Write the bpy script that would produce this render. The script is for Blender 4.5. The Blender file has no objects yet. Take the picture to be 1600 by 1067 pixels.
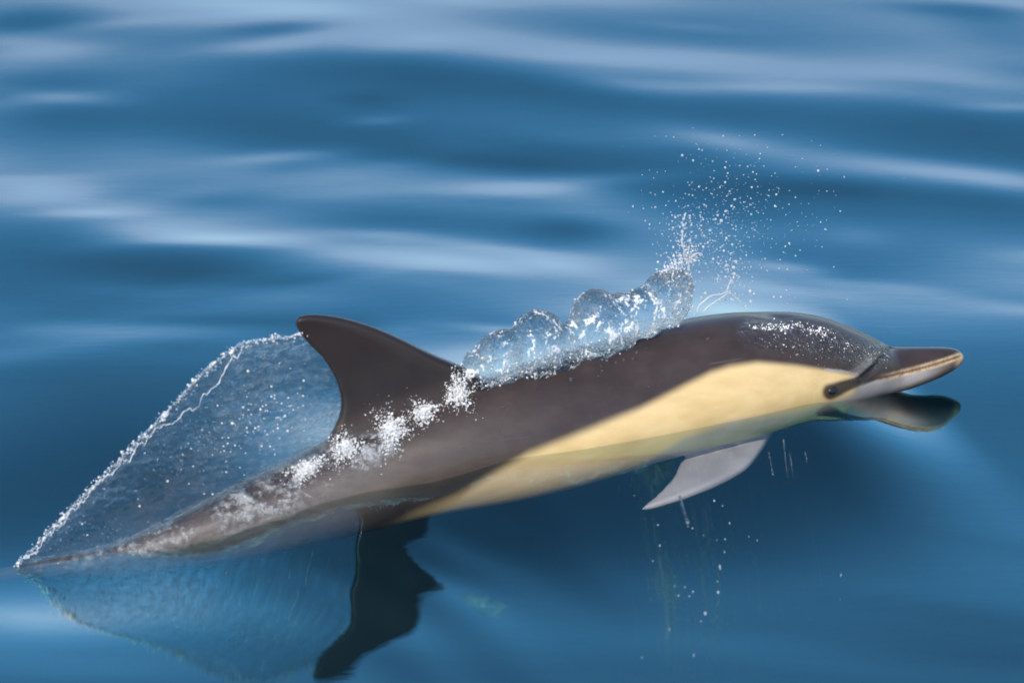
import bpy, bmesh, math, random
import numpy as np
from mathutils import Vector, Matrix, noise
R = math.radians
random.seed(7); rng = np.random.default_rng(7)
scene = bpy.context.scene
col = scene.collection

# ------------------------------------------------------------------ camera
PITCH = R(25.0); DIST = 6.4; LENS = 135.0
CAM = np.array([0.0, -DIST*math.cos(PITCH), DIST*math.sin(PITCH)])
cd = bpy.data.cameras.new('camera'); cam = bpy.data.objects.new('camera', cd); col.objects.link(cam)
cam.location = CAM; cam.rotation_euler = (R(90) - PITCH, 0, 0)
cd.lens = LENS; cd.sensor_width = 36; cd.clip_start = 0.05; cd.clip_end = 20000
cd.dof.use_dof = True; cd.dof.focus_distance = DIST - 0.05; cd.dof.aperture_fstop = 4.5
scene.camera = cam

# ------------------------------------------------------------------ sky, sun, exposure
SUN_EL, SUN_AZ = R(37), R(194)           # azimuth clockwise from +Y (away from the camera)
world = bpy.data.worlds.new('World'); scene.world = world; world.use_nodes = True
wn = world.node_tree; bg = wn.nodes['Background']
sky = wn.nodes.new('ShaderNodeTexSky'); sky.sky_type = 'NISHITA'; sky.sun_disc = False
sky.sun_elevation = SUN_EL; sky.sun_rotation = SUN_AZ
sky.air_density = 1.0; sky.dust_density = 1.1; sky.ozone_density = 3.0
wn.links.new(sky.outputs[0], bg.inputs['Color']); bg.inputs['Strength'].default_value = 0.15
sd = bpy.data.lights.new('sun', 'SUN'); sun = bpy.data.objects.new('sun', sd); col.objects.link(sun)
sd.energy = 2.5; sd.angle = R(0.6); sd.color = (1.0, 0.95, 0.87)
sdir = Vector((math.sin(SUN_AZ)*math.cos(SUN_EL), math.cos(SUN_AZ)*math.cos(SUN_EL), math.sin(SUN_EL)))
sun.rotation_euler = sdir.to_track_quat('Z', 'Y').to_euler(); sun.location = sdir*30
vs = scene.view_settings; vs.view_transform = 'Standard'; vs.look = 'None'; vs.gamma = 1; vs.use_curve_mapping = False
vs.exposure = 0.6
scene.render.engine = 'CYCLES'
cy = scene.cycles
cy.max_bounces = 14; cy.transparent_max_bounces = 24; cy.transmission_bounces = 10; cy.glossy_bounces = 6
cy.caustics_reflective = False; cy.caustics_refractive = False; cy.use_denoising = True
cy.sample_clamp_indirect = 6

# ------------------------------------------------------------------ measuring helpers (1600 x 1067 photograph units)
FPX = 1600*LENS/36.0
FWD = np.array([0, math.cos(PITCH), -math.sin(PITCH)]); UP = np.array([0, math.sin(PITCH), math.cos(PITCH)])
def ray(px, py):
    return FWD + np.array([1.0, 0, 0])*(px-800)/FPX + UP*(533.5-py)/FPX
def on_level(px, py, z=0.0):
    d = ray(px, py); return CAM + d*((z - CAM[2])/d[2])
def measure(P):
    P = np.asarray(P, float); v = P - CAM
    w = v@FWD
    return np.stack([800 + FPX*v[..., 0]/w, 533.5 - FPX*(v@UP)/w], -1)
# the upright plane the animal swims in: it heads to the right and away
A0 = on_level(463, 780); A1 = on_level(1500, 600)
HEAD = (A1-A0)/np.linalg.norm(A1-A0); SIDE = np.array([HEAD[1], -HEAD[0], 0.0])     # SIDE points towards the camera side
def mid(px, py, out=0.0):
    o = A0 + SIDE*out; d = ray(px, py)
    return CAM + d*(((o-CAM)@SIDE)/(d@SIDE))
def depth_of(P): return (np.asarray(P)-CAM)@FWD

# ------------------------------------------------------------------ object helpers
def link(o, parent=None):
    col.objects.link(o)
    if parent is not None: o.parent = parent
    return o
def tag(o, label=None, cat=None, group=None, kind=None):
    for k, v in (('label', label), ('category', cat), ('group', group), ('kind', kind)):
        if v: o[k] = v
    return o
def mesh_obj(name, V, F, mat, parent=None, smooth=True):
    me = bpy.data.meshes.new(name); me.from_pydata([tuple(v) for v in V], [], [tuple(f) for f in F]); me.update()
    if smooth: me.polygons.foreach_set('use_smooth', [True]*len(me.polygons))
    me.materials.append(mat)
    return link(bpy.data.objects.new(name, me), parent)
def fast_mesh(name, V, F, mat, parent=None):
    V = np.asarray(V, np.float32); F = np.asarray(F, np.int32); k = F.shape[1]
    me = bpy.data.meshes.new(name)
    me.vertices.add(len(V)); me.vertices.foreach_set('co', V.ravel())
    me.loops.add(F.size); me.loops.foreach_set('vertex_index', F.ravel())
    me.polygons.add(len(F)); me.polygons.foreach_set('loop_start', np.arange(0, F.size, k, dtype=np.int32))
    me.polygons.foreach_set('use_smooth', np.ones(len(F), bool))
    me.update(calc_edges=True); me.validate()
    me.materials.append(mat)
    return link(bpy.data.objects.new(name, me), parent)
def grid_faces(n, m, wrap=False):
    i, j = np.meshgrid(np.arange(n-1), np.arange(m if wrap else m-1), indexing='ij'); j2 = (j+1) % m
    return np.stack([i*m+j, i*m+j2, (i+1)*m+j2, (i+1)*m+j], -1).reshape(-1, 4)
def coords(me):
    a = np.empty(len(me.vertices)*3, np.float32); me.vertices.foreach_get('co', a); return a.reshape(-1, 3).astype(float)
def normals(me):
    a = np.empty(len(me.vertices)*3, np.float32); me.vertices.foreach_get('normal', a); return a.reshape(-1, 3).astype(float)
def smooth_curve(pts, n):
    """Catmull-Rom through pts, n samples evenly spread by arc length"""
    P = np.asarray(pts, float); Q = np.vstack([2*P[0]-P[1], P, 2*P[-1]-P[-2]]); out = []
    for k in range(len(P)-1):
        p0, p1, p2, p3 = Q[k:k+4]
        for t in np.linspace(0, 1, 24, endpoint=False):
            out.append(0.5*((2*p1)+(-p0+p2)*t+(2*p0-5*p1+4*p2-p3)*t*t+(-p0+3*p1-3*p2+p3)*t**3))
    out.append(P[-1]); out = np.array(out)
    L = np.r_[0, np.cumsum(np.linalg.norm(np.diff(out, axis=0), axis=1))]
    t = np.linspace(0, L[-1], n)
    return np.stack([np.interp(t, L, out[:, k]) for k in range(P.shape[1])], -1)
def nz(P, scale, seed=0.0, octaves=0):
    f = []
    for p in P:
        v = Vector((p[0]*scale+seed, p[1]*scale+seed*0.7, p[2]*scale-seed))
        f.append(noise.noise(v) if not octaves else noise.fractal(v, 0.9, 2.0, octaves))
    return np.array(f)
def seg_dist(P, pts):
    """distance of the points P to a polyline, and how far along it (0..1)"""
    pts = np.asarray(pts, float); best = np.full(len(P), 1e9); tt = np.zeros(len(P)); n = len(pts)-1
    for k in range(n):
        a, b = pts[k], pts[k+1]; ab = b-a
        t = np.clip(((P-a)@ab)/(ab@ab), 0, 1); d = np.linalg.norm(P-(a+t[:, None]*ab), axis=1)
        m = d < best; best[m] = d[m]; tt[m] = (k+t[m])/n
    return best, tt
def sstep(a, b, x):
    t = np.clip((x-a)/(b-a), 0, 1); return t*t*(3-2*t)

# ------------------------------------------------------------------ materials
class NT:
    def __init__(s, name):
        s.m = bpy.data.materials.new(name); s.m.use_nodes = True; s.t = s.m.node_tree; s.t.nodes.clear()
        s.out = s.n('ShaderNodeOutputMaterial')
    def n(s, kind, **kw):
        nd = s.t.nodes.new(kind)
        for k, v in kw.items():
            if k in nd.inputs: s.set(nd.inputs[k], v)
            else: setattr(nd, k, v)
        return nd
    def set(s, sock, v):
        if isinstance(v, bpy.types.NodeSocket): s.t.links.new(v, sock)
        else: sock.default_value = v
    def mixc(s, f, a, b):
        nd = s.n('ShaderNodeMix', data_type='RGBA'); s.set(nd.inputs[0], f); s.set(nd.inputs[6], a); s.set(nd.inputs[7], b)
        return nd.outputs[2]
    def math(s, op, a, b=0.0, c=None):
        nd = s.n('ShaderNodeMath', operation=op); s.set(nd.inputs[0], a); s.set(nd.inputs[1], b)
        if c is not None: s.set(nd.inputs[2], c)
        return nd.outputs[0]
    def ramp(s, v, a, b, lo=0.0, hi=1.0):
        nd = s.n('ShaderNodeMapRange', interpolation_type='SMOOTHSTEP'); s.set(nd.inputs[0], v)
        for k, x in zip((1, 2, 3, 4), (a, b, lo, hi)): s.set(nd.inputs[k], x)
        return nd.outputs[0]
    def noise(s, scale, detail=3.0, vec=None, rough=0.5, dist=0.0):
        nd = s.n('ShaderNodeTexNoise'); s.set(nd.inputs['Scale'], scale); s.set(nd.inputs['Detail'], detail)
        s.set(nd.inputs['Roughness'], rough); s.set(nd.inputs['Distortion'], dist)
        if vec is not None: s.set(nd.inputs['Vector'], vec)
        return nd.outputs[0]
    def mapping(s, scale=(1, 1, 1), rot=(0, 0, 0)):
        tc = s.n('ShaderNodeTexCoord'); mp = s.n('ShaderNodeMapping'); s.set(mp.inputs[0], tc.outputs['Object'])
        mp.inputs['Scale'].default_value = scale; mp.inputs['Rotation'].default_value = rot
        return mp.outputs[0]
    def bump(s, h, strength, dist, normal=None):
        nd = s.n('ShaderNodeBump'); s.set(nd.inputs['Height'], h); s.set(nd.inputs['Strength'], strength); s.set(nd.inputs['Distance'], dist)
        if normal is not None: s.set(nd.inputs['Normal'], normal)
        return nd.outputs[0]
    def mixs(s, f, a, b):
        nd = s.n('ShaderNodeMixShader'); s.set(nd.inputs[0], f); s.t.links.new(a, nd.inputs[1]); s.t.links.new(b, nd.inputs[2])
        return nd.outputs[0]
    def attr(s, name):
        nd = s.n('ShaderNodeAttribute', attribute_name=name); sp = s.n('ShaderNodeSeparateColor')
        s.t.links.new(nd.outputs['Color'], sp.inputs[0]); return sp.outputs
    def done(s, sh):
        s.t.links.new(sh, s.out.inputs['Surface']); return s.m

def schlick(m, nrm, f0, gain):
    """mirror share of a water surface, the same from above and from below"""
    g_ = m.n('ShaderNodeNewGeometry'); d = m.n('ShaderNodeVectorMath', operation='DOT_PRODUCT')
    m.set(d.inputs[0], g_.outputs['Incoming']); m.set(d.inputs[1], nrm)
    c = m.math('ABSOLUTE', d.outputs['Value']); p5 = m.math('POWER', m.math('SUBTRACT', 1.0, c), 5.0)
    f = m.math('MULTIPLY', m.math('MULTIPLY_ADD', p5, 1.0-f0, f0), gain)
    return m.math('MINIMUM', f, 0.96)
def mat_sea():
    m = NT('sea_water')
    v1 = m.mapping((1.0, 4.2, 1.0), (0, 0, R(9)))
    fine = m.noise(9.0, 4.0, v1, 0.55, 0.3)
    fine2 = m.noise(16.0, 5.0, m.mapping((1.0, 5.0, 1.0), (0, 0, R(-10))), 0.6, 0.5)
    b = m.bump(m.math('ADD', fine, fine2), 0.009, 0.012)
    f = m.math('MINIMUM', schlick(m, b, 0.019, 4.9), 0.62)
    gl = m.n('ShaderNodeBsdfGlossy'); gl.inputs['Roughness'].default_value = 0.015; m.set(gl.inputs['Normal'], b)
    m.set(gl.inputs['Color'], m.mixc(m.ramp(f, 0.36, 0.66), (0.37, 0.91, 1.0, 1), (1.0, 0.96, 0.84, 1)))      # bluish face-on, whiter at a grazing view
    tr = m.n('ShaderNodeBsdfTransparent'); tr.inputs['Color'].default_value = (0.96, 0.97, 0.97, 1)
    return m.done(m.mixs(f, tr.outputs[0], gl.outputs[0]))
def mat_deep():
    m = NT('deep_water')
    d = m.n('ShaderNodeBsdfDiffuse'); m.set(d.inputs['Color'], m.mixc(m.noise(0.4), (0.0022, 0.0085, 0.013, 1), (0.0036, 0.012, 0.018, 1)))
    return m.done(d.outputs[0])
def mat_skin():
    m = NT('dolphin_skin')
    a = m.attr('markings'); b = m.attr('details')
    ob = m.mapping()
    mott = m.noise(14.0, 5.0, ob, 0.6); fine = m.noise(90.0, 3.0, ob, 0.6); streak = m.noise(6.0, 4.0, m.mapping((1, 5, 5)), 0.6)
    dark = m.mixc(m.ramp(mott, 0.3, 0.7), (0.034, 0.0245, 0.0225, 1), (0.050, 0.037, 0.034, 1))
    tan = m.mixc(m.ramp(streak, 0.3, 0.7), (0.075, 0.060, 0.052, 1), (0.115, 0.094, 0.080, 1))
    scratch = m.ramp(m.noise(1.0, 2.0, m.mapping((7, 7, 210), (0, R(-14), 0)), 0.5), 0.70, 0.76)
    dark = m.mixc(m.math('MULTIPLY', scratch, 0.35), dark, (0.13, 0.11, 0.105, 1))
    c = m.mixc(b[2], dark, tan)
    cream = m.mixc(m.ramp(streak, 0.25, 0.75), (0.54, 0.39, 0.18, 1), (0.655, 0.49, 0.255, 1))
    c = m.mixc(a[0], c, cream)
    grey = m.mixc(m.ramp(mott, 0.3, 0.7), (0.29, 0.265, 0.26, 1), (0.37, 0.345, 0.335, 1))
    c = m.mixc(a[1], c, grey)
    c = m.mixc(b[1], c, m.mixc(m.ramp(fine, 0.35, 0.65), (0.36, 0.23, 0.13, 1), (0.50, 0.36, 0.22, 1)))
    c = m.mixc(a[2], c, (0.018, 0.013, 0.014, 1))
    wet = m.noise(150.0, 2.0, ob, 0.5)
    h = m.math('ADD', m.math('MULTIPLY', m.math('MULTIPLY', wet, b[0]), 1.0), m.math('MULTIPLY', fine, 0.05))
    bp = m.bump(h, 0.8, 0.006)
    p = m.n('ShaderNodeBsdfPrincipled'); m.set(p.inputs['Base Color'], c)
    m.set(p.inputs['Roughness'], m.ramp(mott, 0.2, 0.8, 0.30, 0.42)); m.set(p.inputs['Normal'], bp)
    p.inputs['Coat Weight'].default_value = 0.3; p.inputs['Coat Roughness'].default_value = 0.05
    p.inputs['Specular IOR Level'].default_value = 0.22
    m.set(p.inputs['Coat Normal'], bp)
    return m.done(p.outputs[0])
def mat_eye():
    m = NT('wet_eye'); p = m.n('ShaderNodeBsdfPrincipled')
    m.set(p.inputs['Base Color'], m.mixc(m.noise(120.0), (0.008, 0.007, 0.008, 1), (0.018, 0.014, 0.013, 1)))
    p.inputs['Roughness'].default_value = 0.12
    return m.done(p.outputs[0])
def clear_water(m, nrm, tint, white=None, cover=None, ior=1.45, wcol=(0.80, 0.83, 0.86, 1)):
    """lively clear water that still lets the daylight through"""
    fr = schlick(m, nrm, ((ior-1)/(ior+1))**2, 1.0)
    gl = m.n('ShaderNodeBsdfGlossy'); gl.inputs['Roughness'].default_value = 0.06; m.set(gl.inputs['Normal'], nrm)
    tr = m.n('ShaderNodeBsdfTransparent'); tr.inputs['Color'].default_value = tint
    sh = m.mixs(fr, tr.outputs[0], gl.outputs[0])
    if white is not None:
        d = m.n('ShaderNodeBsdfDiffuse'); d.inputs['Color'].default_value = wcol; m.set(d.inputs['Normal'], nrm)
        tl = m.n('ShaderNodeBsdfTranslucent'); tl.inputs['Color'].default_value = wcol
        sh = m.mixs(white, sh, m.mixs(0.35, d.outputs[0], tl.outputs[0]))
    if cover is not None:
        t2 = m.n('ShaderNodeBsdfTransparent'); sh = m.mixs(cover, t2.outputs[0], sh)
    return m.done(sh)
def mat_sheet():
    m = NT('thin_water_sheet')
    ob = m.mapping((1, 1, 1))
    st = m.noise(1.0, 5.0, m.mapping((60, 60, 150), (0, R(28), 0)), 0.65, 0.6)
    sp = m.noise(230.0, 2.0, ob, 0.5)
    big = m.noise(9.0, 2.0, ob, 0.5)
    bp = m.bump(m.math('ADD', st, m.math('MULTIPLY', sp, 0.4)), 1.0, 0.022)
    a = m.attr('cover')
    w = m.math('MULTIPLY', m.ramp(st, 0.50, 0.66), m.ramp(big, 0.30, 0.70, 0.10, 0.70))
    w = m.math('MAXIMUM', m.math('MULTIPLY', w, a[1]), m.math('MULTIPLY', m.ramp(sp, 0.66, 0.72), m.math('MULTIPLY', m.ramp(big, 0.45, 0.65), 0.9)))
    w = m.math('MAXIMUM', w, m.math('MULTIPLY', m.math('MULTIPLY', a[2], m.ramp(st, 0.4, 0.65)), 0.5))
    return clear_water(m, bp, (0.95, 0.98, 0.99, 1), w, None, 1.36, (0.42, 0.62, 0.78, 1))
def mat_film():
    m = NT('water_film')
    ob = m.mapping(); a = m.attr('cover')
    big = m.noise(20.0, 4.0, m.mapping((0.55, 1, 1)), 0.6, 0.8); fine = m.noise(130.0, 3.0, ob, 0.6)
    bp = m.bump(m.math('ADD', big, m.math('MULTIPLY', fine, 0.3)), 1.0, 0.02)
    w = m.math('MULTIPLY', m.ramp(m.math('ADD', big, m.math('MULTIPLY', fine, 0.5)), 0.68, 0.92), a[1])
    return clear_water(m, bp, (0.95, 0.96, 0.97, 1), m.math('MULTIPLY', w, 0.55), a[0], 1.4)
def mat_splash():
    m = NT('splash_water')
    ob = m.mapping(); st = m.noise(45.0, 4.0, m.mapping((1, 1, 0.6)), 0.6, 0.8); fine = m.noise(170.0, 2.0, ob, 0.5)
    bp = m.bump(m.math('ADD', st, m.math('MULTIPLY', fine, 0.2)), 0.6, 0.02)
    g = m.n('ShaderNodeBsdfGlass'); g.inputs['IOR'].default_value = 1.33; g.inputs['Roughness'].default_value = 0.02
    m.set(g.inputs['Normal'], bp); g.inputs['Color'].default_value = (0.97, 0.99, 1, 1)
    tr = m.n('ShaderNodeBsdfTransparent'); tr.inputs['Color'].default_value = (0.93, 0.96, 0.98, 1)
    sh = m.mixs(0.55, tr.outputs[0], g.outputs[0])
    d = m.n('ShaderNodeBsdfDiffuse'); d.inputs['Color'].default_value = (0.82, 0.84, 0.86, 1); m.set(d.inputs['Normal'], bp)
    w = m.math('MULTIPLY', m.ramp(m.math('ADD', st, m.math('MULTIPLY', fine, 0.5)), 0.80, 0.92), 0.75)
    return m.done(m.mixs(w, sh, d.outputs[0]))
def mat_foam():
    m = NT('white_foam')
    d = m.n('ShaderNodeBsdfPrincipled'); m.set(d.inputs['Base Color'], m.mixc(m.noise(160.0), (0.70, 0.70, 0.71, 1), (0.86, 0.86, 0.87, 1)))
    d.inputs['Roughness'].default_value = 0.15
    tr = m.n('ShaderNodeBsdfTransparent')
    return m.done(m.mixs(0.85, tr.outputs[0], d.outputs[0]))
def mat_drop():
    m = NT('water_drop')
    g = m.n('ShaderNodeBsdfGlass'); g.inputs['IOR'].default_value = 1.33; g.inputs['Roughness'].default_value = 0.03
    m.set(g.inputs['Color'], m.mixc(m.noise(90.0), (0.95, 0.98, 1, 1), (1, 1, 1, 1)))
    d = m.n('ShaderNodeBsdfTranslucent'); d.inputs['Color'].default_value = (0.95, 0.97, 1.0, 1)
    d2 = m.n('ShaderNodeBsdfDiffuse'); d2.inputs['Color'].default_value = (0.95, 0.97, 1.0, 1)
    return m.done(m.mixs(0.7, g.outputs[0], m.mixs(0.5, d.outputs[0], d2.outputs[0])))
M_SEA, M_DEEP, M_SKIN, M_EYE = mat_sea(), mat_deep(), mat_skin(), mat_eye()
M_SHEET, M_FILM, M_SPLASH, M_FOAM, M_DROP = mat_sheet(), mat_film(), mat_splash(), mat_foam(), mat_drop()

# ------------------------------------------------------------------ the sea
def axis(fine0, fine1, step, far, grow=1.09):
    a = list(np.arange(fine0, fine1, step)); s = step; x = a[-1]
    while x < far: s *= grow; x += s; a.append(x)
    s = step; x = a[0]
    while x > -far: s *= grow; x -= s; a.insert(0, x)
    return np.array(a)
gx = axis(-1.5, 1.5, 0.012, 4000); gy = axis(-1.3, 2.6, 0.012, 4000)
X, Y = np.meshgrid(gx, gy, indexing='ij')
H = np.zeros_like(X)
wr = np.random.default_rng(21)
near_fade = np.exp(-(np.hypot(X, Y)/9.0)**2)
back = sstep(-0.1, 0.7, Y)                       # the water behind the animal is livelier than the slick in front
for k in range(46):
    lam = wr.uniform(0.28, 1.5); ang = R(wr.normal(12, 13)); kk = 2*math.pi/lam
    slope = 0.0075*wr.uniform(0.4, 1.3)*(lam/0.7)**0.3
    ph = wr.uniform(0, 2*math.pi)
    amp = slope/kk
    fade = near_fade*(0.10+0.90*back) if lam < 1.0 else np.exp(-(np.hypot(X, Y)/40.0)**2)
    H += amp*fade*np.sin(kk*(math.sin(ang)*X*0.8 + math.cos(ang)*Y) + ph)
# a long low swell, added to tilt and darken the water beyond the animal
H += 0.045*(np.sin((np.clip(Y, -0.5, 5.2)-1.2)/1.3)+0.797)*sstep(0.0, 0.7, Y)*np.exp(-(np.hypot(X, Y)/14.0)**4)
# single swells: (x, y in photograph units, half width, half height, how strongly the slope leans away)
SWELLS = [(420, 45, 330, 34, .10), (880, 20, 240, 26, .10), (60, 98, 130, 22, .10), (1480, 285, 300, 26, .17), (1100, 235, 200, 30, .06),
          (700, 418, 190, 26, .15), (300, 380, 170, 20, .11), (70, 312, 120, 24, .10), (150, 525, 260, 26, .08), (430, 470, 200, 22, .06),
          (30, 945, 150, 34, .07), (760, 930, 150, 40, .05), (150, 1040, 250, 25, .03),
          (250, 345, 520, 55, .05), (350, 520, 420, 45, .05), (1000, 205, 420, 50, .04), (700, 470, 300, 30, .05), (1350, 470, 300, 40, .03), (820, 1010, 420, 40, .025), (60, 70, 120, 24, -.07), (600, 140, 300, 40, -.07), (1150, 95, 300, 34, -.03), (1560, 60, 120, 60, -.06), (250, 430, 200, 24, -.05),
          (100, 720, 260, 95, -.05), (1350, 395, 200, 50, -.08), (1120, 330, 180, 30, -.06), (850, 150, 250, 30, -.05), (1180, 860, 260, 60, -.04), (1500, 1000, 250, 60, -.05)]
sw = np.random.default_rng(5)
for k in range(170):                               # wisps of ripple on the backs of the swells
    SWELLS.append((sw.uniform(-100, 1700), sw.uniform(-40, 560), sw.uniform(50, 220), sw.uniform(6, 18), sw.normal(0.002, 0.040)))
for k in range(26):
    SWELLS.append((sw.uniform(-100, 1700), sw.uniform(860, 1110), sw.uniform(120, 300), sw.uniform(14, 30), sw.normal(0, 0.012)))
TILT = [0.16]*30+[float(sw.normal(-0.12 if q[0] < 700 else 0.16, 0.14)) for q in SWELLS[30:]]
for (px, py, hw, hh, k) in SWELLS:
    c = on_level(px, py); sx = hw/937.0; sy = abs(on_level(px, py-hh)[1]-c[1])
    dy = (Y-c[1]) + (0.16 if len(TILT) <= 0 else TILT.pop(0))*(X-c[0])
    H += -0.56*k*sy*np.tanh(dy/sy)*np.exp(-(dy/(3.2*sy))**2)*np.exp(-((X-c[0])/sx)**2)
# ripples running out from the animal in front of the fin: they break up the mirror image of its front edge
c = on_level(640, 960)
rp = np.exp(-((X-c[0])/0.16)**2-((Y-c[1])/0.30)**2)
H += 0.0009*rp*np.sin((Y-c[1])*2*math.pi/0.16 + 2*math.pi/0.15*X + 2.0*np.sin(9*Y))
# the wake sinks in along the tail stock
ft = mid(170, 830); hx = (X-ft[0])*HEAD[0]+(Y-ft[1])*HEAD[1]; hs = (X-ft[0])*SIDE[0]+(Y-ft[1])*SIDE[1]
H -= 0.027*np.exp(-(hx/0.36)**4)*np.exp(-(hs/0.30)**2)
# the water heaps up into a glassy shoulder along the flank, chest and throat
fa = mid(800, 690); hx = (X-fa[0])*HEAD[0]+(Y-fa[1])*HEAD[1]; hs = (X-fa[0])*SIDE[0]+(Y-fa[1])*SIDE[1]
e = [((mid(x, 690)-fa)@HEAD) for x in (215, 560, 620, 790, 1190, 1440)]
front = sstep(e[2], e[3], hx)
H += (0.048*sstep(e[0], e[1], hx)+0.026*front)*(1-sstep(e[4], e[5], hx))*np.exp(-(hs/(0.23+0.05*front))**2)
# small rings round the place where the flipper enters
c = on_level(1120, 690); rr = np.hypot(X-c[0], (Y-c[1])); H += 0.00035*np.exp(-(rr/0.10)**2)*np.cos(rr*2*math.pi/0.016)
def sea_height(x, y):
    i = np.clip(np.searchsorted(gx, x), 1, len(gx)-1); j = np.clip(np.searchsorted(gy, y), 1, len(gy)-1); return H[i, j]
sea = fast_mesh('sea_water', np.stack([X, Y, H], -1).reshape(-1, 3), grid_faces(len(gx), len(gy))[:, ::-1], M_SEA)
tag(sea, 'smooth blue sea surface with soft swells', None, None, 'structure')
g = 4000
deep = mesh_obj('deep_water', [(-g, -g, -3), (g, -g, -3), (g, g, -3), (-g, g, -3)], [(0, 1, 2, 3)], M_DEEP, None, False)
tag(deep, 'dark blue depths below the surface', None, None, 'structure')

# ------------------------------------------------------------------ the dolphin: one continuous skin
# stations along the animal: x, upper edge, lower edge in photograph units
ST = [(-150, 912, 936), (-90, 903, 927), (-30, 893, 914), (30, 882, 904), (100, 868, 903), (177, 854, 901), (250, 822, 893), (323, 783, 883), (394, 748, 872), (472, 712, 854),
      (523, 686, 842), (580, 660, 828), (640, 632, 812), (700, 608, 800), (772, 585, 788), (850, 560, 771), (920, 540, 752), (990, 521, 730), (1050, 506, 713), (1110, 493, 697), (1160, 487, 684),
      (1210, 485.5, 670), (1255, 487, 655), (1295, 494, 642), (1330, 507, 630), (1355, 519, 622), (1372, 528, 618), (1384, 535, 616), (1394, 540, 614), (1410, 541.5, 610.5), (1430, 541.5, 604),
      (1450, 541.5, 596.5), (1468, 541.5, 588.5), (1482, 542, 581), (1493, 544, 573.5), (1500, 547.5, 567.5), (1504, 552, 562)]
ST = np.array(ST, float)
sx = np.concatenate([np.linspace(-150, 1330, 300, endpoint=False), np.linspace(1330, 1504, 90)])
def curve_at(xs, ys, q):                      # monotone-ish cubic through the stations
    d = np.gradient(ys, xs); k = np.clip(np.searchsorted(xs, q)-1, 0, len(xs)-2)
    h = xs[k+1]-xs[k]; t = (q-xs[k])/h
    return ((2*t**3-3*t**2+1)*ys[k]+(t**3-2*t**2+t)*h*d[k]+(-2*t**3+3*t**2)*ys[k+1]+(t**3-t**2)*h*d[k+1])
top = curve_at(ST[:, 0], ST[:, 1], sx); bot = curve_at(ST[:, 0], ST[:, 2], sx)
SEG = 96; rings = []
phi = np.linspace(0, 2*math.pi, SEG, endpoint=False)
wide = np.interp(sx, [-150, 100, 500, 1000, 1250, 1350, 1394, 1450, 1504], [0.75, 0.8, 0.95, 1.02, 1.05, 1.12, 0.95, 0.95, 1.25])
for x, t, b, wd in zip(sx, top, bot, wide):
    c = mid(x, (t+b)/2); s = FPX/depth_of(c)
    rad = (b-t)/2/s/math.sqrt((wd*math.sin(PITCH))**2+math.cos(PITCH)**2)
    e = 0.9
    cs = np.sign(np.cos(phi))*np.abs(np.cos(phi))**e; sn = np.sign(np.sin(phi))*np.abs(np.sin(phi))**e
    k = 1/np.max(np.hypot(cs, sn))*1.0
    rings.append(c + rad*(np.outer(np.cos(phi)*wd, SIDE) + np.outer(np.sin(phi), [0, 0, 1])))
V = list(np.concatenate(rings)); F = [tuple(f) for f in grid_faces(len(sx), SEG, True)]
V.append(rings[0].mean(0)); V.append(rings[-1].mean(0)+HEAD*0.002); n0 = len(sx)*SEG
for j in range(SEG):
    F.append((n0, (j+1) % SEG, j)); F.append((n0+1, (len(sx)-1)*SEG+j, (len(sx)-1)*SEG+(j+1) % SEG))
def blade(lead, trail, thick, nrm, n=46, m=22):
    """a fin as aerofoil sections between its leading and trailing edge (3-D point lists from tip to root)"""
    L = smooth_curve(lead, n); T = smooth_curve(trail, n); VV = []; 
    u = np.concatenate([np.linspace(0, 1, m), np.linspace(1, 0, m)[1:-1]]); side = np.concatenate([np.ones(m), -np.ones(m-2)])
    for i in range(n):
        th = thick(i/(n-1)); chord = np.linalg.norm(T[i]-L[i])
        prof = np.minimum(1.0, 1.9*np.sqrt(np.clip(u, 0, 1)*1.0))*(1-u*0.72)
        prof = np.where((u < 1e-6) | (u > 1-1e-6), 0, prof)
        uu = 0.5-0.5*np.cos(math.pi*u)
        nn = nrm if nrm.ndim == 1 else nrm[i]
        VV.append(L[i]+np.outer(uu, T[i]-L[i])+np.outer(side*prof*min(th, 0.32*chord+0.003), nn))
    k = len(u); FF = grid_faces(n, k, True)
    VV = np.concatenate(VV); FF = [tuple(f) for f in FF]; FF.append(tuple(range(k))[::-1]); FF.append(tuple((n-1)*k+np.arange(k)))
    return VV, FF
def add(VV, FF):
    o = len(V); V.extend(list(VV)); F.extend([tuple(int(i)+o for i in f) for f in FF])
fin_lead = [(461, 504), (466, 496), (479, 492), (503, 492), (541, 498), (584, 511), (622, 527), (673, 552), (711, 568), (745, 584), (800, 615)]
fin_trail = [(461.5, 506), (464, 513), (470, 522), (484, 539), (504, 559), (519, 582), (529, 605), (533, 628), (531, 648), (523, 668), (500, 715)]
add(*blade([mid(*p) for p in fin_lead], [mid(*p) for p in fin_trail], lambda t: 0.007+0.020*t, SIDE))
fl_lead = [((1001, 797), -.045), ((1035, 788), -.043), ((1070, 777), -.040), ((1122, 756), -.035), ((1166, 731), -.030), ((1189, 704), -.026), ((1206, 676), -.02), ((1222, 645), 0.0)]
fl_trail = [((1001, 796), -.045), ((1015, 784), -.043), ((1030, 771), -.040), ((1052, 747), -.035), ((1061, 728), -.030), ((1076, 711), -.026), ((1100, 690), -.02), ((1120, 660), 0.0)]
L3 = [on_level(*p, z) for p, z in fl_lead]; T3 = [on_level(*p, z) for p, z in fl_trail]
fn = np.array([0.05, -0.15, 1.0]); fn /= np.linalg.norm(fn)
FLV, FLF = blade(L3, T3, lambda t: 0.006+0.012*t, fn)
add(FLV, FLF)
mirror = lambda P: np.asarray(P) - 2*np.outer((np.asarray(P)-A0)@SIDE, SIDE)
add(mirror(FLV), [f[::-1] for f in FLF])
tail = mid(-125, 915)                         # the flukes, out of frame below the surface
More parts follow.
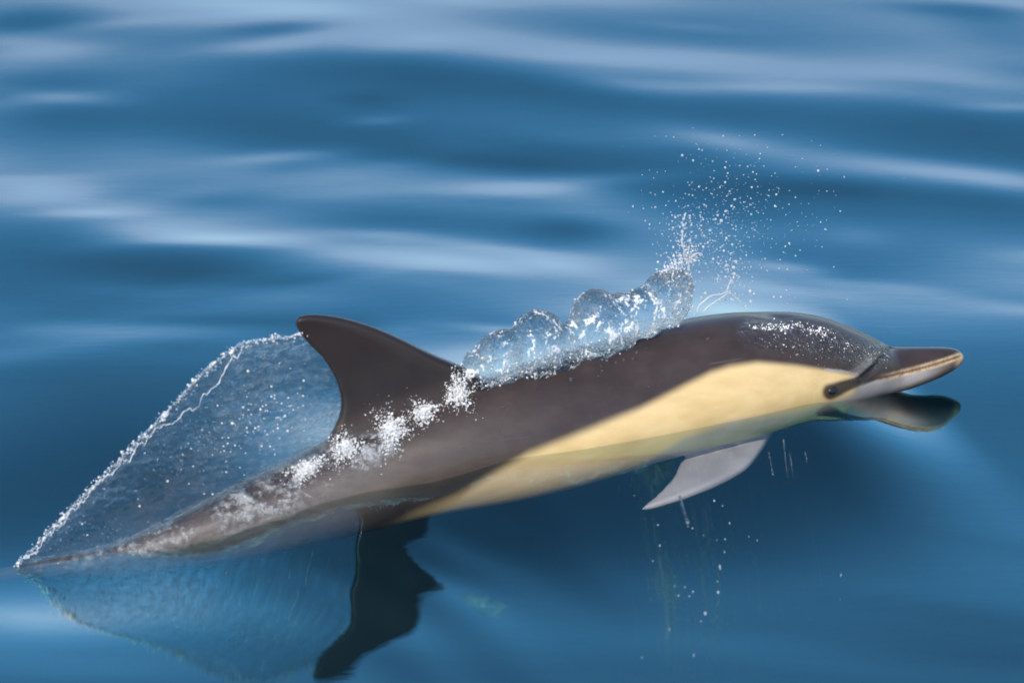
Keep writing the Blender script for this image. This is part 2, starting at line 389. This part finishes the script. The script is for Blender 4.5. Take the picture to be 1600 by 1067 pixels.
for s in (1, -1):
    back_ = -HEAD; o = SIDE*s
    ld = [tail+back_*0.16+o*0.22+[0, 0, -.03], tail+back_*0.09+o*0.17+[0, 0, -.02], tail+back_*0.0+o*0.08, tail+HEAD*0.07-o*0.01]
    td = [tail+back_*0.165+o*0.22+[0, 0, -.03], tail+back_*0.13+o*0.14+[0, 0, -.02], tail+back_*0.11+o*0.06, tail+back_*0.09-o*0.01]
    add(*blade(ld, td, lambda t: 0.005+0.008*t, np.array([0, 0, 1.0])))
tmp = mesh_obj('tmp', V, F, M_SKIN)
bm = bmesh.new(); bm.from_mesh(tmp.data); bmesh.ops.recalc_face_normals(bm, faces=bm.faces); bm.to_mesh(tmp.data); bm.free()
md = tmp.modifiers.new('r', 'REMESH'); md.mode = 'VOXEL'; md.voxel_size = 0.0032; md.use_smooth_shade = True
ms = tmp.modifiers.new('s', 'SMOOTH'); ms.factor = 0.5; ms.iterations = 5
dg = bpy.context.evaluated_depsgraph_get()
body_me = bpy.data.meshes.new_from_object(tmp.evaluated_get(dg))
bpy.data.objects.remove(tmp)

# markings and one painted highlight follow the flank; the far flank mirrors the near one
P = coords(body_me); N = normals(body_me)
def near_image(P):
    s = (P-A0)@SIDE; Q = P - np.outer(np.where(s < 0, 2*s, 0), SIDE); return measure(Q), np.abs(s)
Q, off = near_image(P)
qx, qy = Q[:, 0], Q[:, 1]
def line(pts): a = np.array(pts, float); return np.interp(qx, a[:, 0], a[:, 1])
up = line([(560, 850), (640, 806), (690, 785), (720, 772), (765, 744), (825, 709), (890, 683), (950, 658), (1000, 638), (1080, 597), (1110, 582), (1140, 572), (1182, 566), (1245, 571), (1297, 579), (1336, 586), (1400, 598)])
low = line([(600, 830), (700, 812), (800, 797), (900, 770), (980, 741), (1017, 718), (1070, 684), (1140, 660), (1227, 645), (1280, 637), (1315, 624), (1345, 612), (1400, 590)])
soft = np.interp(qx, [600, 900, 1100, 1250, 1340], [13, 11, 9, 6, 4])
cream = sstep(-soft, soft, qy-up)*sstep(560, 660, qx)*(1-sstep(1330, 1352, qx))
belly = sstep(-9, 9, qy-low)*sstep(800, 1000, qx)
fl_line, _ = seg_dist(Q, [(1001, 797), (1070, 760), (1140, 720), (1190, 685)])
isfl = (off > 0.10)
belly = np.maximum(belly, isfl.astype(float)*(P[:, 2] < 0.01)*(qx > 900)*(qx < 1300))
belly = np.maximum(belly, sstep(-3, 3, qy-line([(1330, 612), (1345, 601), (1365, 595), (1392, 589), (1440, 577), (1480, 566), (1504, 556)]))*sstep(1322, 1345, qx)*(1-0.85*sstep(1430, 1490, qx)))
belly *= 1-0.8*sstep(1380, 1420, qx)*sstep(0, 10, qy-line([(1380, 607), (1420, 598), (1460, 582), (1504, 560)]))
halo, _ = seg_dist(Q, [(1336, 588), (1350, 574), (1362, 562)])
belly = np.maximum(belly, 0.45*np.exp(-(halo/9)**2))
stripe, t = seg_dist(Q, [(1297, 612), (1315, 605), (1338, 597), (1352, 586), (1366, 570), (1380, 555), (1392, 546)])
sw = np.interp(t, [0, .17, .4, .6, 1], [12, 10, 6.5, 4.5, 2.5])
dark = 0.95*(1-sstep(sw*0.7, sw*1.35, stripe))
mouth, t = seg_dist(Q, [(1330, 607), (1345, 601), (1370, 592), (1392, 587.5), (1440, 575), (1475, 565), (1500, 556)])
dark = np.maximum(dark, 0.75*(1-sstep(1.0, 2.6, mouth))*np.interp(qx, [1320, 1360], [0, 1]))
lip = (1-sstep(3.5, 7, mouth))*sstep(1360, 1400, qx); tipm = sstep(1488, 1500, qx); lip = np.maximum(lip, tipm*0.8*sstep(548, 554, qy))
wetband, _ = seg_dist(Q, [(1180, 530), (1240, 540), (1300, 550), (1345, 560), (1380, 556)])
wet = (1-sstep(8, 24, wetband))*sstep(1150, 1200, qx)*(1-sstep(1370, 1392, qx))
tanl, _ = seg_dist(Q, [(150, 885), (330, 850), (520, 795), (640, 720), (760, 672), (860, 640)])
tan = np.interp(qx, [100, 300, 560, 700, 900], [.3, .7, .8, .55, .0])*(1-sstep(8, 60, tanl))
edge_highlight, _ = seg_dist(Q, [(1290, 578), (1318, 580.5), (1340, 585)]); fin_zone = (qy < line([(440, 690), (530, 668), (745, 588)])) & (qx < 745) & (qx > 440)
belly = np.maximum(belly, 0.8*(1-sstep(1.0, 3.2, edge_highlight)))  # pale highlight of the water's edge, painted into the skin colour
finm = 0.75*sstep(-6, 22, line([(440, 690), (530, 668), (745, 588)])-qy)*(1-sstep(720, 750, qx))
# grooves: mouth line, crease between melon and beak, eyelid
g1 = np.exp(-(mouth/2.2)**2)*sstep(1335, 1380, qx); cr, _ = seg_dist(Q, [(1396, 538), (1388, 550), (1374, 566), (1360, 580), (1348, 590)])
g2 = np.exp(-(cr/4.0)**2)
eyeb, _ = seg_dist(Q, [(1294, 611), (1308, 609)]); g3 = -0.8*np.exp(-(eyeb/9)**2)
scr = np.exp(-((qx-1215)/22.0)**2)*np.exp(-(off/0.03)**2)*(P[:, 2] > 0.1)
P2 = P - N*(0.0022*g1+0.0035*g2+0.002*g3+0.004*scr)[:, None]
body_me.vertices.foreach_set('co', P2.astype(np.float32).ravel())
def put_attr(me, name, r, g_, b):
    at = me.attributes.new(name, 'FLOAT_COLOR', 'POINT')
    at.data.foreach_set('color', np.stack([r, g_, b, np.ones_like(r)], -1).astype(np.float32).ravel())
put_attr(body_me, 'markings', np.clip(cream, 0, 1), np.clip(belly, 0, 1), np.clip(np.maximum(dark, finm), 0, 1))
put_attr(body_me, 'details', np.clip(wet, 0, 1), np.clip(lip, 0, 1), np.clip(tan*(1-fin_zone), 0, 1))
body_me.materials.clear(); body_me.materials.append(M_SKIN); body_me.polygons.foreach_set('use_smooth', [True]*len(body_me.polygons)); body_me.update()
base = mid(800, 690)
dolphin = bpy.data.objects.new('dolphin', None); dolphin.location = base; link(dolphin)
tag(dolphin, 'dark backed dolphin with cream flank and curved fin surfacing from blue water', 'dolphin')
def child(name, me): 
    o = bpy.data.objects.new(name, me); link(o, dolphin); o.location = (0, 0, 0); o.matrix_parent_inverse = Matrix.Translation(-Vector(base)); return o
body_me.name = 'body'; body = child('body', body_me)
from mathutils.bvhtree import BVHTree
PB = coords(body_me); bvh = BVHTree.FromPolygons([tuple(p) for p in PB], [tuple(p.vertices) for p in body_me.polygons])
def on_body(px, py, lift=0.0):
    d = Vector(ray(px, py)).normalized(); h = bvh.ray_cast(Vector(CAM), d)
    if h[0] is None: return None, None
    return np.array(h[0]+h[1]*lift), np.array(h[1])
def ico(sub=1):
    b = bmesh.new(); bmesh.ops.create_icosphere(b, subdivisions=sub, radius=1.0)
    v = np.array([x.co[:] for x in b.verts]); f = np.array([[x.index for x in q.verts] for q in b.faces]); b.free(); return v, f
ICO1, ICO2, ICO3 = ico(1), ico(2), ico(3)
for s in (1, -1):
    p, nn = on_body(1302, 610, -0.001)
    v = ICO3[0]*np.array([0.010, 0.004, 0.0065]); t_ = HEAD; b_ = np.cross(nn, t_); b_ /= np.linalg.norm(b_); t2 = np.cross(b_, nn)
    w = p + np.outer(v[:, 0], t2)+np.outer(v[:, 1], nn)+np.outer(v[:, 2], b_)
    if s < 0: w = mirror(w)
    me = bpy.data.meshes.new('eye'); me.from_pydata([tuple(q) for q in w], [], [tuple(map(int, q)) for q in ICO3[1]])
    me.polygons.foreach_set('use_smooth', [True]*len(me.polygons)); me.materials.append(M_EYE); child('eye', me)
p, nn = on_body(1228, 489.5, 0)
th = np.linspace(0, math.pi, 16)

# ------------------------------------------------------------------ water riding on the animal
def balls(name, C, Rr, mat, src=ICO1, squash=None):
    C = np.asarray(C); Rr = np.asarray(Rr); v, f = src
    VV = C[:, None, :]+v[None]*(Rr[:, None, None] if Rr.ndim == 1 else Rr[:, None, :])
    FF = (f[None]+(np.arange(len(C))*len(v))[:, None, None]).reshape(-1, 3)
    return fast_mesh(name, VV.reshape(-1, 3), FF, mat)
def tube_mesh(name, pts, rad, mat, seg=10):
    pts = np.asarray(pts); n = len(pts); T = np.gradient(pts, axis=0); T /= np.linalg.norm(T, axis=1)[:, None]
    ref = np.where(np.abs(T@SIDE)[:, None] > 0.9, HEAD[None], SIDE[None]); B = np.cross(T, ref); B /= np.linalg.norm(B, axis=1)[:, None]; Cc = np.cross(B, T)
    a = np.linspace(0, 2*math.pi, seg, endpoint=False)
    VV = pts[:, None]+rad[:, None, None]*(np.cos(a)[None, :, None]*B[:, None]+np.sin(a)[None, :, None]*Cc[:, None])
    VV = VV.reshape(-1, 3); FF = [tuple(f) for f in grid_faces(n, seg, True)]; FF.append(tuple(range(seg))); FF.append(tuple((n-1)*seg+np.arange(seg)))
    return mesh_obj(name, VV, FF, mat)

# thin sheet torn off by the fin
rim = smooth_curve([(26, 884), (60, 851), (110, 797), (165, 741), (215, 691), (270, 636), (310, 592), (345, 561), (375, 543), (410, 533), (440, 528), (486, 524)], 220)
foot = smooth_curve([(26, 893), (100, 884), (177, 872), (232, 856), (323, 812), (400, 775), (472, 742), (520, 712), (575, 660)], 220)
NS = 90; VV = []; ca = []
for i in range(220):
    for j in range(NS):
        u = j/(NS-1); p = rim[i]*(1-u)+foot[i]*u; w = i/219
        bil = 0.035*math.sin(math.pi*u)*math.sin(math.pi*min(1, w*1.05))
        q = mid(p[0], p[1], bil)
        k = noise.noise(Vector((p[0]*0.02, p[1]*0.035, 3.1)))*0.006+noise.noise(Vector((p[0]*0.09, p[1]*0.12, 1.7)))*0.0022
        VV.append(q+SIDE*k*math.sin(math.pi*min(1, u*3+.1)/1.0 if u < .3 else math.pi/2))
        ca.append((1.0, 0.05+0.9*max(0, (w-0.45)/0.55)**0.9*(1-0.3*u), max(0.0, 1-abs(u-0.03)/0.03)*0.3+0.55*sstep(.8, 1.0, u)*(w < .93)))
ca = np.array(ca)
sheet = fast_mesh('water_sheet', np.array(VV), grid_faces(220, NS), M_SHEET)
put_attr(sheet.data, 'cover', ca[:, 0], ca[:, 1], ca[:, 2])
so = sheet.modifiers.new('thickness', 'SOLIDIFY'); so.thickness = 0.0025
tag(sheet, 'thin transparent sheet of water trailing from the dolphin fin down to its tail', 'water sheet')
rp_ = np.array([mid(p[0], p[1]) for p in rim]); rr_ = 0.0016+0.0030*np.abs(nz(rp_, 55, 2.0))+0.003*np.abs(nz(rp_, 140, 5.0))
rope = tube_mesh('sheet_rim', rp_+np.outer(nz(rp_, 60, 8.)*0.006, [0, 0, 1]), rr_, M_SPLASH)
rope.parent = sheet
# inner serrated bead line
inner = smooth_curve([(40, 873), (110, 800), (200, 712), (250, 672), (300, 640), (325, 612), (345, 590), (358, 570), (378, 546)], 200)
ip = np.array([mid(p[0], p[1]+14*noise.noise(Vector((i*.13, 2.2, 0)))+7*noise.noise(Vector((i*.45, 7.2, 0))), 0.012) for i, p in enumerate(inner)])
bead = tube_mesh('sheet_bead_line', ip, 0.0003+0.0009*np.abs(nz(ip, 120, 3.)), M_FOAM, 8); bead.parent = sheet
C = []; Rr = []
for k in range(900):
    i = rng.integers(0, 219); p = rim[i]+rng.normal(0, 1, 2)*np.array([3.5, 3.5]); C.append(mid(p[0], p[1], rng.normal(0, 0.006))); Rr.append(abs(rng.normal(0.0004, 0.0007))+0.0003)
for k in range(230):
    w = rng.beta(4, 1.8) if k < 90 else np.clip(rng.normal(.74, .09), 0, .97); i = int(w*219); u = rng.beta(2, 2.4) if k < 90 else np.clip(rng.normal(.52, .13), .05, .95); p = rim[i]*(1-u)+foot[i]*u
    bil = 0.035*math.sin(math.pi*u)*math.sin(math.pi*min(1, w*1.05)); C.append(mid(p[0], p[1], bil+0.003)); Rr.append(abs(rng.normal(0.0003, 0.0006))+0.0003)
b_ = balls('sheet_bubbles', C, Rr, M_FOAM); b_.parent = sheet; tag(b_, kind='stuff')

# glassy hump on the back ahead of the fin
def lobes(name, L, voxel=0.004, amp=0.0028):
    V_, F_ = [], []
    for (px, py, rx, ry, rz_) in L:
        c = mid(px, py); s = FPX/depth_of(c); v = ICO3[0]; o = len(V_)
        V_ += [tuple(c+HEAD*a[0]*rx/s/HEAD[0]+SIDE*a[1]*rz_+np.array([0, 0, 1])*a[2]*ry/s/math.cos(PITCH)) for a in v]
        F_ += [tuple(int(i)+o for i in f) for f in ICO3[1]]
    t = mesh_obj('tmp', V_, F_, M_SPLASH); md = t.modifiers.new('r', 'REMESH'); md.mode = 'VOXEL'; md.voxel_size = voxel; md.use_smooth_shade = True
    ms = t.modifiers.new('s', 'SMOOTH'); ms.iterations = 4
    me = bpy.data.meshes.new_from_object(t.evaluated_get(bpy.context.evaluated_depsgraph_get())); bpy.data.objects.remove(t)
    p = coords(me); n_ = normals(me)
    d = amp*nz(p, 22, 1.)+amp*0.7*nz(p, 60, 4.)+amp*0.35*nz(p, 130, 6.)
    me.vertices.foreach_set('co', (p+n_*d[:, None]).astype(np.float32).ravel()); me.update()
    me.materials.clear(); me.materials.append(M_SPLASH); me.polygons.foreach_set('use_smooth', [True]*len(me.polygons)); me.name = name
    return link(bpy.data.objects.new(name, me))
hump = lobes('water_hump', [(752, 578, 34, 34, .030), (785, 558, 44, 42, .034), (840, 541, 46, 57, .042), (880, 545, 32, 38, .036), (932, 511, 44, 58, .044), (968, 506, 28, 48, .036), (1005, 489, 36, 40, .034), (1040, 468, 40, 45, .030), (1064, 454, 20, 36, .024)])
tag(hump, 'glassy bulging water riding over the dolphin back in front of its fin', 'water splash')
PH = coords(hump.data); NH = normals(hump.data); QH = measure(PH)
C = []; Rr = []
for k in range(5200):
    i = rng.integers(0, len(PH)); q = QH[i]
    f = np.interp(q[0], [720, 1000, 1040, 1090], [.35, .4, 1, 1])
    backline = np.interp(q[0], ST[:, 0], ST[:, 1])
    low_ = np.exp(-((q[1]-backline-6)/16)**2)
    if rng.random() > max(low_, 0.32*f*f+0.05, 0.75*sstep(1000, 1050, q[0])): continue
    C.append(PH[i]+NH[i]*rng.uniform(-0.006, 0.001)+rng.normal(0, .001, 3)); Rr.append(min(0.0018, abs(rng.normal(0.0006, 0.0008))+0.0004))
for k in range(420):
    t_ = rng.random(); q = np.array([1035, 430])*(1-t_)+np.array([1086, 392])*t_+rng.normal(0, 1, 2)*np.array([7, 9]); C.append(mid(q[0], q[1], rng.normal(0, .012))); Rr.append(0.0004+abs(rng.normal(0, .0007)))
hb = balls('hump_bubbles', C, Rr, M_FOAM); hb.parent = hump; tag(hb, kind='stuff')

# films that cling to the skin
FACES = np.array([tuple(p.vertices) if len(p.vertices) == 4 else tuple(p.vertices)+(p.vertices[-1],) for p in body_me.polygons])
PB = coords(body_me); NB = normals(body_me); QB = measure(PB); facing = ((CAM-PB)*NB).sum(1) > 0
def film(name, cover, foam, lift, rough, label):
    keep = (cover[FACES].max(1) > 0.02); ids = np.unique(FACES[keep]); mp = -np.ones(len(PB), int); mp[ids] = np.arange(len(ids))
    p = PB[ids]; d = lift*np.clip(cover[ids], 0, 1)*(0.6+0.5*nz(p, 30, 2.))+rough*cover[ids]*(nz(p, 70, 5.)+0.6*nz(p, 150, 1.))
    o = fast_mesh(name, p+NB[ids]*np.maximum(d, 0.0006)[:, None], mp[FACES[keep]], M_FILM)
    put_attr(o.data, 'cover', np.clip(cover[ids], 0, 1), np.clip(foam[ids], 0, 1), np.zeros(len(ids)))
    return tag(o, label, 'water film')
d, t = seg_dist(QB, [(60, 885), (200, 860), (330, 815), (430, 775), (520, 730), (600, 690)])
wdt = np.interp(t, [0, .3, .6, .9, 1], [20, 40, 58, 60, 40])
cov = (1-sstep(wdt*.55, wdt, d))*(QB[:, 0] > 20)*((PB-A0)@SIDE > -0.05)
fm = (1-sstep(wdt*.2, wdt*.8, d))*np.interp(QB[:, 0], [60, 220, 420, 560], [.25, .8, .95, 1])
film('water_film', cov, fm, 0.010, 0.004, 'streaky foaming film of water sliding off the dolphin tail stock')
d, t = seg_dist(QB, [(1175, 520), (1240, 526), (1300, 540), (1350, 560), (1382, 556)])
cov = 0.5*(1-sstep(14, 30, d))*(QB[:, 0] > 1120)*(QB[:, 0] < 1396)*((PB-A0)@SIDE > 0)
film('water_film', cov, 0.25*cov, 0.0025, 0.0018, 'thin beaded film of water running down the side of the dolphin head')

# foam clumps round the fin root
def foam_clump(px, py, rx, ry, n, label, rot=0.0):
    C = []; Rr = []; tries = 0
    while len(C) < n and tries < n*5:
        tries += 1; a = rng.uniform(0, 2*math.pi); r = abs(rng.normal(0, 0.46)) if rng.random() < .9 else rng.uniform(0, 1.25)
        edge = 1+0.28*math.sin(3*a+px)+0.18*math.sin(7*a+py)
        dx, dy = rx*r*edge*math.cos(a), ry*r*edge*math.sin(a)
        x = px+dx*math.cos(rot)-dy*math.sin(rot); y = py+dx*math.sin(rot)+dy*math.cos(rot)
        p, n_ = on_body(x, y)
        if p is None: continue
        C.append(p+n_*(rng.random()**1.5)*0.012*max(0.1, 1-r*r*0.8)+rng.normal(0, 0.0008, 3)); Rr.append((abs(rng.normal(0.0003, 0.0007))+0.0004)*(1.0 if r < .8 else 0.6))
    o = balls('foam_clump', C, Rr, M_FOAM)
    return tag(o, label, 'foam', 'foam clumps round the fin root')
foam_clump(716, 612, 24, 34, 1550, 'white foam clump at the front root of the dolphin fin')
foam_clump(662, 645, 26, 24, 1075, 'small pale foam clump under the middle of the dolphin fin')
foam_clump(612, 673, 30, 38, 2000, 'largest bright white foam clump below the dolphin fin')
foam_clump(540, 700, 32, 30, 1400, 'loose white foam clump behind the rear root of the dolphin fin', -0.6)
foam_clump(480, 735, 40, 18, 1050, 'stretched thin foam clump on the dolphin back behind the fin', -0.5)

# splash arcs, jets and drops
def jet(pts, r0, r1, label, n=60):
    P_ = smooth_curve([mid(*p) for p in pts], n); rr = np.linspace(r0, r1, n)*(0.75+0.6*np.abs(nz(P_, 60, 3.)))
    P_ = P_ + np.stack([nz(P_, 45, 1.), nz(P_, 45, 5.), nz(P_, 45, 9.)], -1)*0.006
    return tag(tube_mesh('water_jet', P_, rr*0.5, M_DROP), label, 'water jet', 'jets of water over the back')
jet([(1083, 492), (1092, 476), (1106, 464), (1124, 457), (1138, 454)], .004, .0025, 'curved jet of water arching up behind the dolphin head')
jet([(1136, 455), (1148, 466), (1158, 474), (1168, 482)], .003, .0015, 'short jet of water falling forward onto the dolphin head')
jet([(1078, 420), (1070, 400), (1067, 382), (1066, 366)], .006, .0022, 'upright jet of water rising from the tip of the glassy hump')
jet([(1074, 412), (1084, 402), (1094, 398)], .005, .003, 'stubby jet of water leaning forward from the tip of the glassy hump')
jet([(1100, 488), (1112, 476), (1126, 466), (1138, 457)], .0035, .002, 'second thinner curved jet of water under the arch behind the dolphin head')
jet([(1136, 455), (1140, 444), (1143, 432)], .003, .0015, 'small upright jet of water on top of the curved arch')
C = []; Rr = []
for k in range(1250):
    cl = rng.choice(4, p=[.18, .42, .25, .15])
    if cl == 0: x, y = rng.normal(1070, 7+18*rng.random()), rng.uniform(335, 410)
    elif cl == 1: x, y = rng.normal(1120, 42), rng.normal(365, 48)
    elif cl == 2: x, y = rng.normal(1160, 70), rng.normal(325, 62)
    else: x, y = rng.normal(1140, 10+10*rng.random()), rng.uniform(400, 470)
    if y > 478 or y < 200: continue
    C.append(mid(x, y, rng.normal(0, 0.05))); Rr.append(0.0003+abs(rng.normal(0, 0.0006))*(1.3 if cl in (0, 3) else 0.85))
tag(balls('water_spray', C, Rr, M_DROP), 'fine spray of tiny drops hanging over the dolphin head', 'spray', None, 'stuff')
def drops(spots, label, group, name='water_drop'):
    me = None
    for (x, y, r, st) in spots:
        if me is None:
            v, f = ICO2; me = bpy.data.meshes.new('water_drop'); me.from_pydata([tuple(q) for q in v], [], [tuple(map(int, q)) for q in f])
            me.polygons.foreach_set('use_smooth', [True]*len(me.polygons)); me.materials.append(M_DROP)
        o = bpy.data.objects.new(name, me); o.location = mid(x, y, random.uniform(-.03, .05)); rr = 0.8*r/937.0; o.scale = (rr, rr, rr*st); link(o)
        o.rotation_euler = (random.uniform(-.4, .4), random.uniform(-.4, .4), 0)
        tag(o, label, 'drop', group)
sp = [(1078, 399, 3.2, 1), (1095, 398, 3.6, 1), (1127, 345, 3.2, 1), (1109, 360, 2.6, 1), (1134, 330, 2.4, 1), (1148, 312, 2.4, 1), (1143, 322, 2.2, 1), (1133, 262, 2, 1), (1133, 285, 2.2, 1), (1066, 243, 2.2, 1), (1083, 251, 1.8, 1), (1211, 322, 2.2, 1), (1213, 304, 2, 1),
      (1066, 362, 2.8, 1.2), (1066, 374, 2.6, 1.2), (1078, 376, 2.4, 1.4), (1052, 386, 2.2, 1), (1150, 409, 3, 1), (1146, 418, 3.4, 1.1), (1147, 428, 3, 1), (1143, 440, 3, 1.2), (1172, 455, 3.4, 1), (1178, 459, 2.2, 1), (1220, 464, 2, 1), (1209, 464, 1.8, 1), (1102, 458, 3, 1), (1096, 465, 2.6, 1), (1123, 412, 2, 1), (1131, 392, 2.4, 1), (1106, 379, 2, 1),
      (1135, 372, 2.4, 1), (1144, 382, 2, 1), (1100, 368, 2.2, 1), (1227, 385, 1.8, 1), (1233, 380, 1.8, 1), (1230, 421, 1.6, 1), (1092, 292, 1.8, 1), (1140, 299, 1.6, 1), (1036, 300, 1.6, 1), (1024, 324, 1.6, 1), (1055, 340, 2, 1), (1070, 336, 2.2, 1), (1078, 341, 2, 1), (1166, 399, 1.8, 1), (1165, 478, 2, 1), (1173, 471, 2.4, 1.4)]
drops(sp, 'round drop of water thrown up in the spray over the dolphin back', 'larger drops in the spray')
def fall(spots, label, group):
    for (x, y, r, st, z) in spots:
        c = on_level(x, y, z); rr = 0.5*r/937.0
        o = bpy.data.objects.new('water_drop', FALL); o.location = c; o.scale = (rr, rr, rr*st); o.rotation_euler = (0, random.uniform(-.25, .25), 0); link(o); tag(o, label, 'drop', group)
v, f = ICO2; FALL = bpy.data.meshes.new('falling_drop'); FALL.from_pydata([tuple(q) for q in v], [], [tuple(map(int, q)) for q in f]); FALL.polygons.foreach_set('use_smooth', [True]*len(FALL.polygons)); FALL.materials.append(M_DROP)
fd = [(1125, 886, 1.9, 4.5, .03), (1116, 782, 2.2, 1.6, .04), (1129, 790, 1.6, 1.2, .03), (1028, 820, 1.8, 1.5, .03), (1031, 852, 2, 1.6, .03), (1020, 876, 1.6, 1.2, .02), (1140, 817, 1.8, 1.6, .03), (1133, 842, 1.8, 1.3, .02), (1132, 862, 1.7, 1.4, .02), (1121, 908, 1.5, 1.2, .02), (1122, 925, 3, 1.4, .02), (1170, 838, 1.6, 1, .02), (1183, 844, 1.6, 1, .02), (1060, 930, 2, 1.2, .02), (1083, 924, 2, 1.4, .02), (1070, 917, 1.6, 1.1, .02), (1054, 915, 1.4, 1.1, .02), (1077, 931, 1.8, 1, .02), (1102, 958, 3, 1.8, .02), (1095, 970, 1.6, 1.1, .02), (1084, 1023, 1.3, 4, .02), (1003, 1027, 1.1, 2.5, .02), (1046, 983, 1.4, 3, .02), (1314, 898, 1, 5, .02), (1082, 825, 1.8, 1.2, .02), (1075, 822, 1.5, 1.2, .02), (1099, 836, 1.3, 1, .02), (1120, 843, 1.4, 1, .02), (991, 774, 1.3, 1, .02)]
fall(fd, 'small drop of water falling to the sea below the dolphin flipper', 'drops falling below the flipper')
def drip(pts, r, label):
    P_ = smooth_curve([on_level(x, y, z) for x, y, z in pts], 30); rr = r/937.0*(0.7+0.7*np.abs(nz(P_, 90, 4.)))
    return tag(tube_mesh('water_drip', P_, rr, M_SPLASH), label, 'drip', 'drips below the flipper')
drip([(1062, 775, .05), (1066, 790, .035), (1070, 805, .02), (1075, 818, .01)], 3, 'ragged drip of water hanging from the dolphin flipper')
for k, (x, y, hgt) in enumerate([(1205, 735, 30), (1228, 740, 55), (1262, 738, 32), (1238, 748, 40)]):
    drip([(x-4, y-hgt, .05), (x-1, y-hgt*.5, .03), (x+2, y, .012), (x+3, y+6, .004)], 1.1, 'thin clear drip of water falling beside the dolphin throat')
# beads on the skin
BEAD = FALL.copy(); BEAD.materials.clear(); BEAD.materials.append(M_SPLASH)
k = 0
for (x, y, r) in [(893, 593, 4), (883, 578, 2.5), (906, 571, 2.5), (940, 573, 2.6), (947, 564, 2.4), (963, 567, 3), (975, 563, 3), (990, 561, 3), (995, 551, 3), (1010, 545, 2.6), (941, 580, 2.4), (935, 588, 2), (786, 637, 2.4), (780, 672, 1.8), (724, 701, 2), (1106, 530, 2.8), (1188, 530, 2.5), (1013, 604, 1.5)]:
    p, n_ = on_body(x, y, 0.0008)
    if p is None: continue
    o = bpy.data.objects.new('water_bead', BEAD); o.location = p; rr = 0.85*r/937.0; o.scale = (rr, rr, rr); link(o)
    tag(o, 'tiny bead of water stuck to the dark skin of the dolphin side', 'drop', 'beads of water on the dark skin')
# broken bright thread of water along the head and the sparkle below it
pts = smooth_curve([(1176, 511), (1192, 512), (1210, 510), (1228, 512), (1245, 509), (1262, 514), (1280, 517), (1296, 524), (1306, 532)], 200)
C = []; Rr = []
for k in range(260):
    i = rng.integers(0, 200); q = pts[i]+rng.normal(0, 1, 2)*np.array([2.0, 2.2])*(1+i/120)
    if noise.noise(Vector((i*0.09, 4.0, 0))) < -0.12: continue
    p, n_ = on_body(*q)
    if p is not None: C.append(p+n_*0.0005); Rr.append(0.0004+abs(rng.normal(0, 0.0007)))
thread = tag(balls('water_thread', C, Rr, M_FOAM, ICO1), 'bright broken thread of water lying along the side of the dolphin head', 'water trickle')
C = []; Rr = []
for k in range(170):
    t_ = rng.random(); q = np.array([1185+205*t_, 535+24*t_+rng.normal(0, 11)])
    p, n_ = on_body(*q)
    if p is not None and q[0] < 1388: C.append(p+n_*0.001); Rr.append(0.0002+abs(rng.normal(0, 0.0004)))
tag(balls('sparkling_beads', C, Rr, M_FOAM, ICO1), 'sparkling wet beads scattered over the side of the dolphin head', 'wet beads', None, 'stuff')
